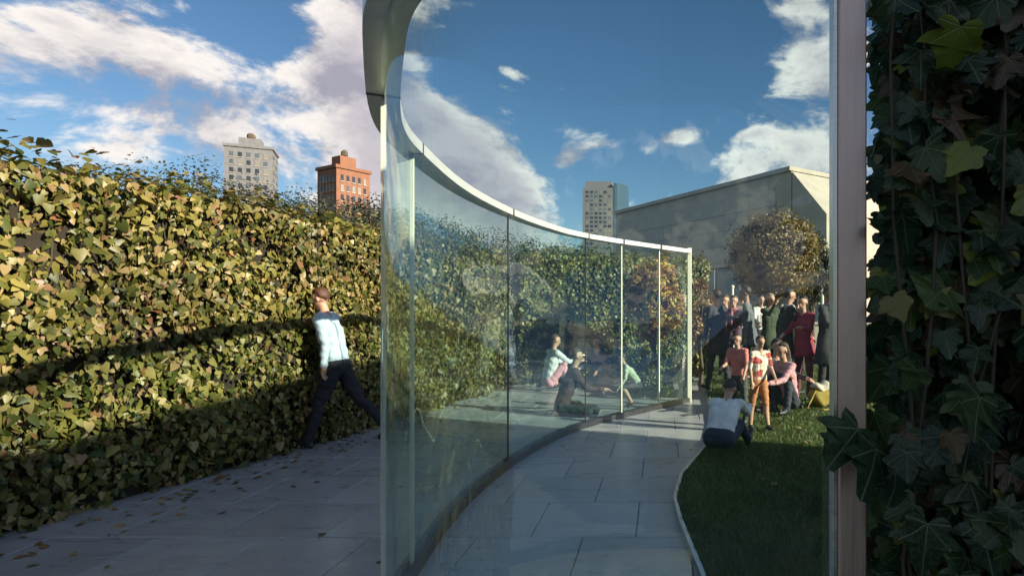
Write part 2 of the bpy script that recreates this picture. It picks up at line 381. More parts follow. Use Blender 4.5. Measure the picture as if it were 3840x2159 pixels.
# ------------------------------------------------------------------ hedges
def hedge(name, path, width, height, leaf, dens, material, label, kind='small', seed=0, tops=True):
    rng = np.random.default_rng(seed)
    root = empty(name, (path[0][0], path[0][1], 0)); tag(root, label, 'hedge')
    o0 = np.array([path[0][0], path[0][1], 0.])
    VV, FF, UU = [], [], []; off = 0
    coreb = bmesh.new(); stems = bmesh.new()
    for (xa, ya), (xb, yb) in zip(path, path[1:]):
        A = np.array([xa, ya, 0.])-o0; B = np.array([xb, yb, 0.])-o0; L = np.linalg.norm(B-A); d = (B-A)/L; nn = np.array([-d[1], d[0], 0.])
        hw = width/2-.09
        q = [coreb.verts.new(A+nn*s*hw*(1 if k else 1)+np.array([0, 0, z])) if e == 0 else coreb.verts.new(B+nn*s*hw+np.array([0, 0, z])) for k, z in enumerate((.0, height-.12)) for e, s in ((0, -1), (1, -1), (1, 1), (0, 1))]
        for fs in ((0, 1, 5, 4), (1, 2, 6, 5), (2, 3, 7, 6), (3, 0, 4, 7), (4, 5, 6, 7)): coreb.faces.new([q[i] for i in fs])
        faces = [(nn, 1., L*height), (-nn, 1., L*height), (np.array([0, 0, 1.]), .9, L*width)]
        for e, (E, ed) in enumerate(((A, -d), (B, d))): faces.append((ed, .8, width*height))
        for fi, (nv, dm, area) in enumerate(faces):
            cnt = int(area*dens*dm); s, z, t = rng.random(cnt), rng.random(cnt), rng.random(cnt)
            if fi < 2: pts = A+d*(s*L)[:, None]+nv*(width/2)+np.array([0, 0, 1.])*(z*height)[:, None]
            elif fi == 2: pts = A+d*(s*L)[:, None]+nn*((t-.5)*width)[:, None]+np.array([0, 0, height])
            else: pts = (A if fi == 3 else B)+nn*((t-.5)*width)[:, None]+np.array([0, 0, 1.])*(z*height)[:, None]
            wob = wobble(pts+o0, 1.7, seed)
            keep = rng.random(cnt) < np.clip(1.05+.5*wobble(pts+o0, 2.9, seed+2), .25, 1)*(.45 if kind == 'small' and fi == 0 else 1)
            pts, wob = pts[keep], wob[keep]; cnt = len(pts)
            pts = pts+nv*(wob*.05+rng.normal(0, .055, cnt)-.02)[:, None]
            if fi == 2: pts[:, 2] += (rng.random(cnt)**4)*.22+.03*np.sin(pts[:, 0]*5+pts[:, 1]*3)
            nrm = nv+rng.normal(0, .48, (cnt, 3))+np.array([0, 0, .22])
            tip = np.array([0, 0, -1.])+rng.normal(0, .55, (cnt, 3))
            a, b_, c = scatter(pts, nrm, tip, np.clip(rng.lognormal(-.08, .32, cnt), .4, 1.9)*leaf, kind)
            VV.append(a); FF.append(b_+off); UU.append(c); off += len(a)
        for k in range(int(L*5)):
            s = rng.random(); b0 = A+d*s*L+nn*rng.choice([-1, 1])*(width/2-.07)
            pts = [tuple(b0)]; p_ = b0.copy()
            for _ in range(5): p_ = p_+np.array([*(d[:2]*rng.normal(0, .12)), height/5.4]); pts.append(tuple(p_))
            tube(stems, pts, [.014, .012, .010, .009, .007, .005], 5)
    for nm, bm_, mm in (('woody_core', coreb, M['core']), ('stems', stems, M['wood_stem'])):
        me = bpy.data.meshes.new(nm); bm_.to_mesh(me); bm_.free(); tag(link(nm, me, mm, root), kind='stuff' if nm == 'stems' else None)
    tag(link('foliage', from_np('foliage', np.concatenate(VV), np.concatenate(FF), np.concatenate(UU)), material, root), kind='stuff')
    return root
# long hedge on the left, receding
hedge('ivy_hedge', [(-6.35, -2.5), (-5.55, 1.6), (-4.66, 5.6), (-3.47, 12.2)], .72, 2.62, .060, 1350, M['ivy'], 'long sunlit ivy hedge running along the paved terrace behind the walking person', seed=3)
hedge('ivy_hedge', [(-3.05, 12.75), (1.0, 14.4)], .7, 2.7, .062, 1250, M['ivy_green'], 'green ivy hedge closing the far end, seen through the curved glass', seed=5)
# hedge by the camera: big leaves, each of the nearest its own piece
HX, HY = .60, 1.47
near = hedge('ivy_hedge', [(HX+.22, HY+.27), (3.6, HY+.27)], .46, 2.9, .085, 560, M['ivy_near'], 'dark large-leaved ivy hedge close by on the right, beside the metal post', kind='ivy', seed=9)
vi, fi_, ui = SH['ivy']
lm = []
for k in range(8):
    v = vi.copy(); rr = np.random.default_rng(60+k)
    v[3:, :2] *= 1+rr.normal(0, .09, (len(v)-3, 1)); v[:, 2] += rr.normal(0, .03, len(v)); v[:, 2] += .25*rr.normal()*v[:, 0]+.30*rr.normal()*v[:, 1]**2+.2*rr.normal()*v[:, 0]**2
    v[:, 1] -= .3
    me = from_np('leaf', v, fi_, ui); me.materials.append(M['ivy_near']); lm.append(me)
pm = mesh_of('petiole', lambda b: tube(b, [(0, -.3, 0), (.03, -.6, -.12), (.05, -.9, -.4)], [.022, .02, .018], 4)); pm.materials.append(M['petiole'])
rr = np.random.default_rng(77)
for k in range(300):
    x = HX-.055+rr.random()**1.1*.62; z = .86+rr.random()*1.62; y = HY-.015-abs(rr.normal(0, .055))-.03*math.sin(z*7+x*9)
    o = bpy.data.objects.new('leaf', lm[k % 8]); COL.objects.link(o); o.parent = near
    s = float(np.clip(rr.lognormal(-2.52, .34), .035, .115))
    nv = Vector((rr.normal(-.15, .42), -1, rr.normal(.25, .42))).normalized(); tp = Vector((rr.normal(0, .7), 0, -1)); tp = (tp-nv*tp.dot(nv)).normalized()
    mw = Matrix((nv.cross(tp)*-1, tp, nv)).transposed()
    o.matrix_local = Matrix.Translation(Vector((x, y, z))-near.location) @ mw.to_4x4() @ Matrix.Diagonal((s, s, s, 1))
nn_ = 1500; yy = HY+.02+rr.random(nn_)*.5; xx = yy*(.362+rr.random(nn_)**.8*.16); pts = np.stack([xx, yy, rr.random(nn_)*2.85], 1)-np.array(near.location)
a, b_, c = scatter(pts, np.array([-.5, -1, .2])+rr.normal(0, .45, (nn_, 3)), np.array([0, 0, -1.])+rr.normal(0, .5, (nn_, 3)), rr.uniform(.06, .11, nn_), 'ivy')
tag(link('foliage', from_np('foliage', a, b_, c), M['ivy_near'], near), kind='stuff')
for k in range(9):
    x0 = .57+k*.055+rr.normal(0, .02); pts = [(x0, HY-.03, .0)]
    for q in range(14): pts.append((pts[-1][0]+rr.normal(.004, .022), HY-.035-abs(rr.normal(0, .02)), .2*(q+1)))
    o = link('vine', mesh_of('vine', lambda b: tube(b, pts, [.007-.0003*i for i in range(15)], 6)), M['wood_stem'], near, True); o.location = -near.location
# the sprig that crosses the post
for (px, py, d, s, nx) in ((2135, 1105, 1.39, .115, -.2), (2195, 1165, 1.36, .12, .15), (2100, 1120, 1.41, .06, -.5)):
    o = bpy.data.objects.new('leaf', lm[len(o.name) % 8]); COL.objects.link(o); o.parent = near
    nv = Vector((nx, -1, .55)).normalized(); tp = Vector((-.5+nx, 0, -.9)); tp = (tp-nv*tp.dot(nv)).normalized()
    o.matrix_local = Matrix.Translation(Vector((spot(px, d), d, hz(py, d)))-near.location) @ Matrix((nv.cross(tp)*-1, tp, nv)).transposed().to_4x4() @ Matrix.Diagonal((s, s, s, 1))

rr = np.random.default_rng(5); nf = 420
fy = rr.uniform(3.2, 12.6, nf); fx = -4.66+(fy-5.6)*.18+.45+np.abs(rr.normal(0, .35, nf))*np.where(rr.random(nf) < .15, 4, 1)
lw_ = rr.random(nf) < .22; fx = np.where(lw_, .9+rr.random(nf)*2.2, fx); fz = np.where(lw_, .07, .012)
a, b_, c = scatter(np.stack([fx, fy, fz], 1), np.array([0, 0, 1.])+rr.normal(0, .18, (nf, 3)), rr.normal(0, 1, (nf, 3)), rr.uniform(.03, .07, nf), 'small')
tag(link('fallen_leaves', from_np('fallen_leaves', a, b_, c), M['tan_leaf']), 'scattered dry leaves fallen along the hedge foot and on the grass', 'leaves', kind='stuff')

# ------------------------------------------------------------------ curved glass pavilion
ctrl = [(.44, 1.50), (.02, 1.36), (-.42, 1.44), (-.775, 1.76), (-1.02, 2.2), (-1.385, 3.04), (-1.52, 3.75), (-1.61, 4.84), (-1.535, 6.06), (-1.33, 7.14), (-1.10, 7.84), (-.58, 8.72), (.47, 10.17)]
def catmull(P, n=34):
    P = [Vector(p).to_3d() for p in P]; P = [P[0]*2-P[1]]+P+[P[-1]*2-P[-2]]; out = []
    for i in range(1, len(P)-2):
        a, b, c, d = P[i-1:i+3]
        for k in range(n):
            t_ = k/n; out.append(.5*((2*b)+(c-a)*t_+(2*a-5*b+4*c-d)*t_*t_+(3*b-3*c+d-a)*t_**3))
    out.append(P[-2]); return out
CUR = catmull(ctrl)
def smooth_curve(P, it=60):
    P = [p.copy() for p in P]
    for _ in range(it): P = [P[0]]+[(P[i-1]+P[i]*2+P[i+1])/4 for i in range(1, len(P)-1)]+[P[-1]]
    return P
CUR = smooth_curve(CUR)
def normals(P):
    out = []
    for i in range(len(P)):
        d = (P[min(i+1, len(P)-1)]-P[max(i-1, 0)]).normalized(); out.append(Vector((-d.y, d.x, 0)))
    return out
NOR = normals(CUR)
def sweep(bm, idx, w0, w1, z0, z1):
    rings = [[bm.verts.new(CUR[i]+NOR[i]*w+Vector((0, 0, z))) for w, z in ((w0, z0), (w1, z0), (w1, z1), (w0, z1))] for i in idx]
    for a, b in zip(rings, rings[1:]):
        for k in range(4): bm.faces.new((a[k], a[(k+1) % 4], b[(k+1) % 4], b[k]))
    bm.faces.new(rings[0][::-1]); bm.faces.new(rings[-1])
ZB, ZT = .075, 2.53
pav = empty('glass_pavilion', (CUR[-1].x, CUR[-1].y, 0)); tag(pav, 'sinuous two-way mirror glass wall with steel rails curving from the post into the terrace', 'pavilion')
def addp(name, fn, material, smooth=False):
    me = mesh_of(name, fn); o = link(name, me, material, pav, smooth); o.matrix_parent_inverse = Matrix.Translation(-pav.location); return o
full = range(len(CUR))
tr = addp('top_rail', lambda b: sweep(b, full, -.068, .068, ZT, ZT+.062), M['rail'])
M['rail_dark'] = metal('rail_dark', (.10, .10, .105), .45)
addp('bottom_rail', lambda b: sweep(b, full, -.05, -.016, 0.002, ZB), M['rail_dark']); addp('bottom_rail', lambda b: sweep(b, full, .016, .05, 0.002, ZB), M['rail_dark'])
addp('setting_strip', lambda b: sweep(b, full, -.0155, .0155, 0.002, .03), M['rail']); addp('gasket', lambda b: sweep(b, full, .0505, .0545, .05, .062), M['steel'])
def near_idx(px, dmin, dmax):
    return min((i for i in full if dmin <= CUR[i].y <= dmax), key=lambda i: abs(1660+1500*CUR[i].x/CUR[i].y-px))
def idx_d(d): return min((i for i in full if i > 120), key=lambda i: abs(CUR[i].y-d))
J = [(0, 'end'), (idx_d(2.62), 'mull'), (idx_d(3.62), 'mull'), (idx_d(6.02), 'dark'), (idx_d(8.02), 'dark'), (near_idx(1563, 8.3, 9.3), 'mull'), (near_idx(1655, 8.8, 10), 'mull'), (len(CUR)-1, 'end')]
for (a, _), (b_, _) in zip(J, J[1:]):
    addp('glass_panel', lambda b: sweep(b, range(a, b_+1), -.0075, .0075, .031, ZT-.002), M['glass'], True)
for i, kind in J[1:-1]:
    p0, nv = CUR[i], NOR[i]; dv = Vector((nv.y, -nv.x, 0)); w, dp = (.0009 if p0.y < 2 else .005, .0085) if kind == 'dark' else (.008, .011)
    def jf(b):
        q = [b.verts.new(p0+dv*sx*w+nv*sy*dp+Vector((0, 0, z))) for z in (.032, ZT-.003) for sx, sy in ((-1, -1), (1, -1), (1, 1), (-1, 1))]
        for fs in ((0, 1, 5, 4), (1, 2, 6, 5), (2, 3, 7, 6), (3, 0, 4, 7), (4, 5, 6, 7), (3, 2, 1, 0)): b.faces.new([q[k] for k in fs])
    addp('joint' if kind == 'dark' else 'mullion', jf, (M['seam'] if p0.y < 2 else M['joint']) if kind == 'dark' else M['mullion'])
for i, kind in J[1:-1]:
    addp('rail_joint', lambda b: sweep(b, [max(i-1, 0), i] if i else [0, 1], -.0695, .0695, ZT-.001, ZT+.0635), M['rail_dark'])
addp('end_post', lambda b: bx(b, .4415, .512, 1.475, 1.545, 0, 2.75, bev=.004), M['end_post'])
addp('edge_trim', lambda b: bx(b, .428, .4405, 1.478, 1.512, .02, 2.6, bev=.002), M['steel'])
e = CUR[-1]; addp('end_post', lambda b: bx(b, e.x-.005, e.x+.065, e.y-.035, e.y+.035, 0, 2.62, bev=.004), M['mullion'])

# ------------------------------------------------------------------ trees and shrubs
def tree(name, label, loc, trunk_h, crown_c, crown_r, leaf, n, material, seed, group=None, limbs=9, cat='tree', shell=.5, kind='plain'):
    rng = np.random.default_rng(seed); root = empty(name, loc); tag(root, label, cat, group)
    cc = np.array(crown_c); cr = np.array(crown_r)
    bm = bmesh.new(); top = Vector((0, 0, trunk_h)); tw = .035*max(crown_c[2], .6)**.8
    tube(bm, [(0, 0, -.03), (rng.normal(0, .02), rng.normal(0, .02), trunk_h*.5), tuple(top)], [tw, tw*.8, tw*.65], 8)
    tips = []
    for k in range(limbs):
        v = rng.normal(0, 1, 3); v[2] = abs(v[2])*.7; v /= np.linalg.norm(v); tip = cc+v*cr*rng.uniform(.6, .92)
        midp = np.array(top)*.45+tip*.55+rng.normal(0, .05, 3)*cr; st = Vector((0, 0, trunk_h*rng.uniform(.7, 1)))
        tube(bm, [tuple(st), tuple(midp), tuple(tip)], [tw*.5, tw*.3, tw*.12], 6); tips.append(tip)
        for _ in range(3):
            t2 = midp+(rng.normal(0, .4, 3))*cr; tube(bm, [tuple(midp), tuple((midp+t2)/2+rng.normal(0, .04, 3)*cr), tuple(t2)], [tw*.22, tw*.16, tw*.07], 5); tips.append(t2)
    me = bpy.data.meshes.new('trunk'); bm.to_mesh(me); bm.free(); link('trunk', me, M['bark'], root)
    nc = max(18, n//55)
    v = rng.normal(0, 1, (nc, 3)); v /= np.linalg.norm(v, axis=1, keepdims=True)
    cen = cc+v*cr*(rng.random((nc, 1))**(1/3)*(1-shell)+shell)*rng.uniform(.78, 1.02, (nc, 1))
    idx = rng.integers(0, nc, n); off = rng.normal(0, 1, (n, 3)); off /= np.linalg.norm(off, axis=1, keepdims=True)
    pts = cen[idx]+off*(rng.random((n, 1))**.6)*cr*.26
    nrm = (pts-cc)/cr+rng.normal(0, .6, (n, 3))+np.array([0, 0, .3]); tip = rng.normal(0, .7, (n, 3))+np.array([0, 0, -.7])
    a, b_, c = scatter(pts, nrm, tip, rng.uniform(.6, 1.3, n)*leaf, kind)
    tag(link('crown', from_np('crown', a, b_, c), material, root), kind='stuff')
    return root
tree('small_tree', 'small round-crowned olive-brown tree rising above the crowd on the lawn', (spot(1948, 16), 16, 0), 1.9, (0, 0, 3.0), (1.2, 1.15, 1.16), .10, 24000, M['olive_leaf'], 21, limbs=14)
tree('small_tree', 'dark narrow tree at the right edge behind the people, beside the post', (spot(2045, 18), 18, 0), 1.6, (0, 0, 2.75), (.62, .62, 1.1), .10, 4200, M['dark_leaf'], 22)
tree('maple_shrub', 'small orange and yellow autumn maple in front of the far ivy hedge', (spot(1645, 11.9), 11.9, 0), .9, (0, 0, 1.78), (.62, .55, .84), .10, 5200, M['autumn_leaf'], 23, cat='shrub')
tree('tall_shrub', 'tan autumn shrub beside the far end of the glass', (spot(1762, 12.3), 12.3, 0), .7, (0, 0, 1.4), (.36, .36, .82), .07, 1900, M['tan_leaf'], 24, cat='shrub')
for i, (px, d, rx, rz, mm, lab) in enumerate(((1598, 11.9, .36, .40, 'lime_leaf', 'pale lime-green shrub to the left under the autumn maple'), (1692, 12.2, .33, .5, 'ivy_green', 'green upright shrub to the right of the autumn maple'),
        (1650, 11.4, .42, .36, 'plum_leaf', 'low plum-brown shrub directly below the autumn maple'), (1672, 10.75, .40, .30, 'lime_leaf', 'low yellow-green mound of leaves just behind the glass end'), (1735, 11.3, .30, .34, 'tan_leaf', 'low tan shrub between the glass end and the lawn'),
        (1620, 10.6, .34, .26, 'ivy_green', 'low dark green shrub beside the crouching child'))):
    tree('shrub', lab, (spot(px, d), d, 0), .2, (0, 0, rz*1.05), (rx, rx*.9, rz), .06, 1400, M[mm], 30+i, group='shrubs at the far end of the glass', limbs=6, cat='shrub')
# park trees beyond the terrace
for i, (px, py, D, rx, rz) in enumerate(((700, 470, 95, 9, 8), (800, 500, 90, 8, 7), (880, 488, 85, 8, 6.5), (950, 505, 88, 8, 6), (1020, 520, 100, 9, 7), (560, 430, 90, 10, 9), (400, 400, 92, 11, 10), (1110, 545, 110, 9, 7), (1215, 570, 115, 9, 7), (1320, 590, 120, 9, 7), (1430, 600, 120, 9, 7), (1800, 690, 75, 5, 4), (1745, 700, 80, 5, 4))):
    Y = D*math.cos(ray(px, py)[0]); top = hz(py, Y)
    lab = ['broad grey-green park tree whose crown shows left of the brick building', 'grey-green park tree just left of the brick building', 'rounded grey-green park tree directly below the brick building', 'dark rounded park tree touching the glass edge below the brick building', 'park tree seen through the first strip of the curved glass',
           'tall park tree above the hedge left of the walking person', 'leftmost tall park tree above the long hedge', 'distant park tree behind the curved steel rail', 'distant park tree in the haze of the glass left of the far hedge', 'distant park tree above the middle of the far hedge', 'distant park tree above the right half of the far hedge', 'far park tree between the glass end and the round tree', 'far park tree behind the glass end post'][i]
    tree('park_tree', lab, (spot(px, Y), Y, -30), top+30-rz*1.8, (0, 0, top+30-rz), (rx, rx, rz), .42, 6500, M['park_leaf'], 50+i, group='park trees beyond the terrace', limbs=7)

# ------------------------------------------------------------------ buildings
def windows(parent, x0, x1, z0, z1, cols, rows, y, w, h, face='y', mat_=None, sillm=None):
    mw = mesh_of('window', lambda b: bx(b, -w/2, w/2, -.06, .06, -h/2, h/2)) ; mw.materials.append(mat_ or M['window'])
    mws = [mw, mw, mw.copy(), mw.copy()]; mws[2].materials[0] = M['blind']; mws[3].materials[0] = M['pane_mid']
    ms = mesh_of('sill', lambda b: bx(b, -w/2-.1, w/2+.1, -.2, .1, -h/2-.25, -h/2-.02)); ms.materials.append(sillm or M['limestone'])
    for i in range(cols):
        for j in range(rows):
            c = x0+(x1-x0)*(i+.5)/cols; z = z0+(z1-z0)*(j+.5)/rows
            o = bpy.data.objects.new('window', random.choice(mws)); COL.objects.link(o); o.parent = parent
            o.location = (c, y, z) if face == 'y' else (y, c, z); o.rotation_euler = (0, 0, 0 if face == 'y' else R(90))
            q = bpy.data.objects.new('sill', ms); COL.objects.link(q); q.parent = o
# brick apartment block, corner towards us
def block(name, label, px0, px1, pytop, D, mm, base=-30, rz=0., cols=(5, 5), rows=9, depth=22, setback=True):
    xc = spot((px0+px1)/2, D); wdt = (px1-px0)/1500*D; top = hz(pytop, D)
    r = empty(name, (xc, D, base), rz); tag(r, label, 'building'); H = top-base; a = wdt/2/(math.cos(rz)+math.sin(abs(rz))*.9) if rz else wdt/2
    dd = a*.9*2 if rz else depth
    box('wall', (-a, a, 0, dd, 0, H), M[mm], r)
    box('cornice', (-a-.4, a+.4, -.4, dd+.4, H+.002, H+.9), M[mm], r)
    if setback:
        box('roof_house', (-a*.5, a*.45, dd*.25, dd*.7, H+.91, H+4.2), M[mm], r); box('water_tank', (-a*.2, a*.15, dd*.35, dd*.55, H+4.21, H+6.4), M['bark'], r, bev=.6)
    windows(r, -a+.8, a-.8, H-26, H-1.2, cols[0], rows, -.03, a*2/cols[0]*.42, 1.7)
    windows(r, .8, dd-.8, H-26, H-1.2, cols[1], rows, a+.03, dd/cols[1]*.42, 1.7, face='x'); windows(r, .8, dd-.8, H-26, H-1.2, cols[1], rows, -a-.03, dd/cols[1]*.42, 1.7, face='x')
    return r
block('apartment_building', 'brick apartment block with one sunlit orange side, above the hedge left of the glass', 832, 946, 430, 170, 'brick', rz=R(60))
block('apartment_building', 'pale stone apartment block standing further left above the long hedge', 560, 690, 372, 210, 'tower_stone', rz=R(25))
# silvery tower on the skyline
D = 520; xa, xb = spot(1465, D), spot(1578, D); top = hz(455, D)
r = empty('tower', ((xa+xb)/2, D, -30)); tag(r, 'silvery tower with rounded dark glass corner alone on the skyline', 'tower')
w_ = (xb-xa)/2
box('wall', (-w_, w_*.35, 0, 30, 0, top+30-6), M['tower_stone'], r); box('crown_block', (-w_*.9, w_*.3, 2, 28, top+24.01, top+30), M['tower_stone'], r)
def cyl(b):
    n_ = 18; ring = [(w_*.36+math.sin(math.pi/2*k/n_)*w_*.64, 22-math.cos(math.pi/2*k/n_)*22) for k in range(n_+1)]+[(w_*.36, 22)]
    lo = [b.verts.new((x, y, 0)) for x, y in ring]; hi = [b.verts.new((x, y, top+30-2)) for x, y in ring]
    for i in range(len(ring)): j = (i+1) % len(ring); b.faces.new((lo[i], lo[j], hi[j], hi[i]))
    b.faces.new(hi)
link('glass_corner', mesh_of('glass_corner', cyl), M['slate_glass'], r)
windows(r, -w_+2, w_*.3, top+30-60, top+30-8, 6, 14, -.04, 2.6, 2.2)
# museum wing: long limestone wall, its hipped end in the sun
A, B = Vector((spot(1548, 44), 44, 0)), Vector((spot(1990, 30), 30, 0)); Ht = hz(430, 30)
d = (B-A).normalized(); nn = Vector((d.y, -d.x, 0)); L = (B-A).length; rz = math.atan2(d.y, d.x)
mu = empty('museum_wing', A, rz); tag(mu, 'pale limestone museum wing with sloping sunlit end behind the round tree', 'building')
wallz = 3.9
box('wall', (0, L, 0, 9, wallz, Ht), M['limestone'], mu); box('glazed_storey', (.3, L-.3, .25, 8.7, 0, wallz-.02), M['slate_glass'], mu)
box('coping', (-.15, L+.05, -.18, 9.2, Ht+.003, Ht+.22), M['limestone'], mu)
box('band', (-.05, L+.02, -.08, 9.05, wallz+.0, wallz+.28), M['limestone'], mu)
def hip(b):
    hx = 2.2; z0 = hz(552, 30)
    q = [b.verts.new(v) for v in ((L+.06, .0, Ht-.05), (L+.06, 9, Ht-.05), (L+hx, 9, z0), (L+hx, .0, z0), (L+.06, 0, 0), (L+.06, 9, 0), (L+hx, 9, 0), (L+hx, 0, 0))]
    for fs in ((0, 3, 2, 1), (0, 4, 7, 3), (3, 7, 6, 2), (1, 2, 6, 5)): b.faces.new([q[i] for i in fs])
link('sloping_end', mesh_of('sloping_end', hip), M['limestone'], mu)
pan = mesh_of('stone_panel', lambda b: bx(b, .008, 1.992, -.05, .0, .008, .892, bev=.008)); pan.materials.append(M['limestone'])
for i in range(int(L/2)):
    for j in range(5):
        z = wallz+.29+j*.9
        if z+.9 > Ht: continue
        o = bpy.data.objects.new('stone_panel', pan); COL.objects.link(o); o.parent = mu; o.location = (i*2+.1, -.004, z)
for i in range(1, int(L/2.2)): box('glazing_bar', (i*2.2-.05, i*2.2+.05, .18, .249, 0, wallz-.03), M['steel'], mu)
# limestone wall added out of view on the right to shade the terrace floor
sw = empty('museum_wing', (9, -6, 0)); tag(sw, 'plain limestone wall added out of view on the right for its shade', 'building')  # this museum_wing is the added unseen shade wall
box('wall', (0, 1.6, -14, 9.2, 0, 6.5), M['limestone'], sw); box('coping', (-.2, 1.8, -14.2, 9.4, 6.503, 6.7), M['limestone'], sw); box('plinth', (-.15, 1.7, -14.1, 9.3, .0, .6), M['tower_stone'], sw)

# ------------------------------------------------------------------ terrace furniture
pr = empty('brick_pier', (spot(2092, 20), 20, 0)); tag(pr, 'sunlit orange brick pier next to the metal post, above the crowd', 'pier')
box('shaft', (-.24, .24, -.24, .24, 0, 2.55), M['brick'], pr, bev=.01); box('cap', (-.3, .3, -.3, .3, 2.553, 2.68), M['limestone'], pr, bev=.02)
def pole(px, d, pytop, label):
    r = empty('steel_pole', (spot(px, d), d, 0)); tag(r, label, 'pole', 'slim pale poles at the back of the lawn')
    zt = hz(pytop, d)
    link('shaft', mesh_of('shaft', lambda b: tube(b, [(0, 0, 0), (0, 0, zt)], [.035, .03], 10)), M['mullion'], r, False)
    link('collar', mesh_of('collar', lambda b: tube(b, [(0, 0, 0.0), (0, 0, .03), (0, 0, .06)], [.09, .09, .05], 12)), M['steel'], r)
    link('cap', mesh_of('cap', lambda b: tube(b, [(0, 0, zt-.01), (0, 0, zt+.03), (0, 0, zt+.05)], [.045, .045, .01], 10)), M['mullion'], r)
pole(1842, 14, 722, 'slim pale pole left of the round tree'); pole(1968, 15, 770, 'slim pale pole under the round tree'); pole(2068, 13, 735, 'slim pale pole near the brick pier')
# parapet along the back of the lawn
pa = empty('parapet', (1.4, 22, 0)); tag(pa, 'low stone parapet along the back of the lawn', 'wall')
for k in range(9): box('parapet_block', (k*1.6, k*1.6+1.58, 0, .3, 0, .98), M['limestone'], pa, bev=.01)
box('coping', (-.05, 14.45, -.05, .35, .983, 1.08), M['limestone'], pa)
# bag on the grass
bgx, bgy = spot(2070, 9.4), 9.4
b0 = empty('tote_bag', (bgx, bgy, .04), R(20)); tag(b0, 'slumped mustard-yellow bag with a cream top lying on the grass', 'bag')
M['mustard'] = simple('mustard', (.36, .27, .06), .85, 0, .25, 9, .4); M['cream'] = simple('cream', (.62, .57, .44), .85, 0, .12, 9, .3)
def slump(b, s, z0, z1):
    bmesh.ops.create_icosphere(b, subdivisions=3, radius=1)
    for v in b.verts:
        k_ = 1+.10*math.sin(v.co.x*5+v.co.z*3)+.07*math.sin(v.co.y*7)
        v.co = Vector((v.co.x*s[0]*k_, v.co.y*s[1]*k_, max(z0, z0+(v.co.z*.5+.5)*(z1-z0)+.03*math.sin(v.co.x*6))))
link('bag_body', mesh_of('bag_body', lambda b: slump(b, (.24, .16), 0, .34)), M['mustard'], b0, True)
link('flap', mesh_of('flap', lambda b: slump(b, (.20, .14), .24, .39)), M['cream'], b0, True)
link('strap', mesh_of('strap', lambda b: tube(b, [(-.16, -.06, .3), (-.3, -.1, .12), (-.38, -.14, .02), (-.2, -.3, .015), (0, -.28, .015)], .014, 6)), M['mustard'], b0)

# ------------------------------------------------------------------ people
SKIN = simple('skin', (.46, .27, .19), .55, 0, .08, 9); SKIN2 = simple('skin_tan', (.27, .15, .10), .55, 0, .08, 9)
HAIR = {'dark': simple('hair_dark', (.02, .016, .014), .55, 0, .5, 60, .8), 'auburn': simple('hair_auburn', (.085, .038, .022), .55, 0, .5, 60, .8), 'brown': simple('hair_brown', (.06, .04, .026), .55, 0, .5, 60, .8), 'fair': simple('hair_fair', (.26, .18, .09), .55, 0, .5, 60, .8)}
SHOE = simple('shoe', (.025, .025, .028), .5); SHOEW = simple('shoe_pale', (.45, .43, .40), .6); EYE_M = simple('eye', (.02, .015, .012), .2)
CL = {}
def cloth(c, name):
    if name not in CL: CL[name] = simple(name, c, .85, 0, .2, 7, .5)
    return CL[name]
def capsule(bm, p0, r0, p1, r1, n=10, flat=1.0, side=None):
    p0, p1 = Vector(p0), Vector(p1); d = p1-p0; L = d.length or 1e-4; d = d/L
    u = (Vector(side)-d*d.dot(Vector(side))).normalized() if side is not None else d.orthogonal().normalized(); w = d.cross(u)
    prof = [(-math.cos(a)*r0, math.sin(a)*r0) for a in (R(20), R(50), R(80))]+[(L+math.cos(a)*r1, math.sin(a)*r1) for a in (R(80), R(50), R(20))]
    rings = [[bm.verts.new(p0+d*t_+(u*math.cos(2*math.pi*k/n)+w*math.sin(2*math.pi*k/n)*flat)*rr_) for k in range(n)] for t_, rr_ in prof]
    for a, b in zip(rings, rings[1:]):
        for k in range(n): bm.faces.new((a[k], a[(k+1) % n], b[(k+1) % n], b[k]))
    bm.faces.new(rings[0][::-1]); bm.faces.new(rings[-1])
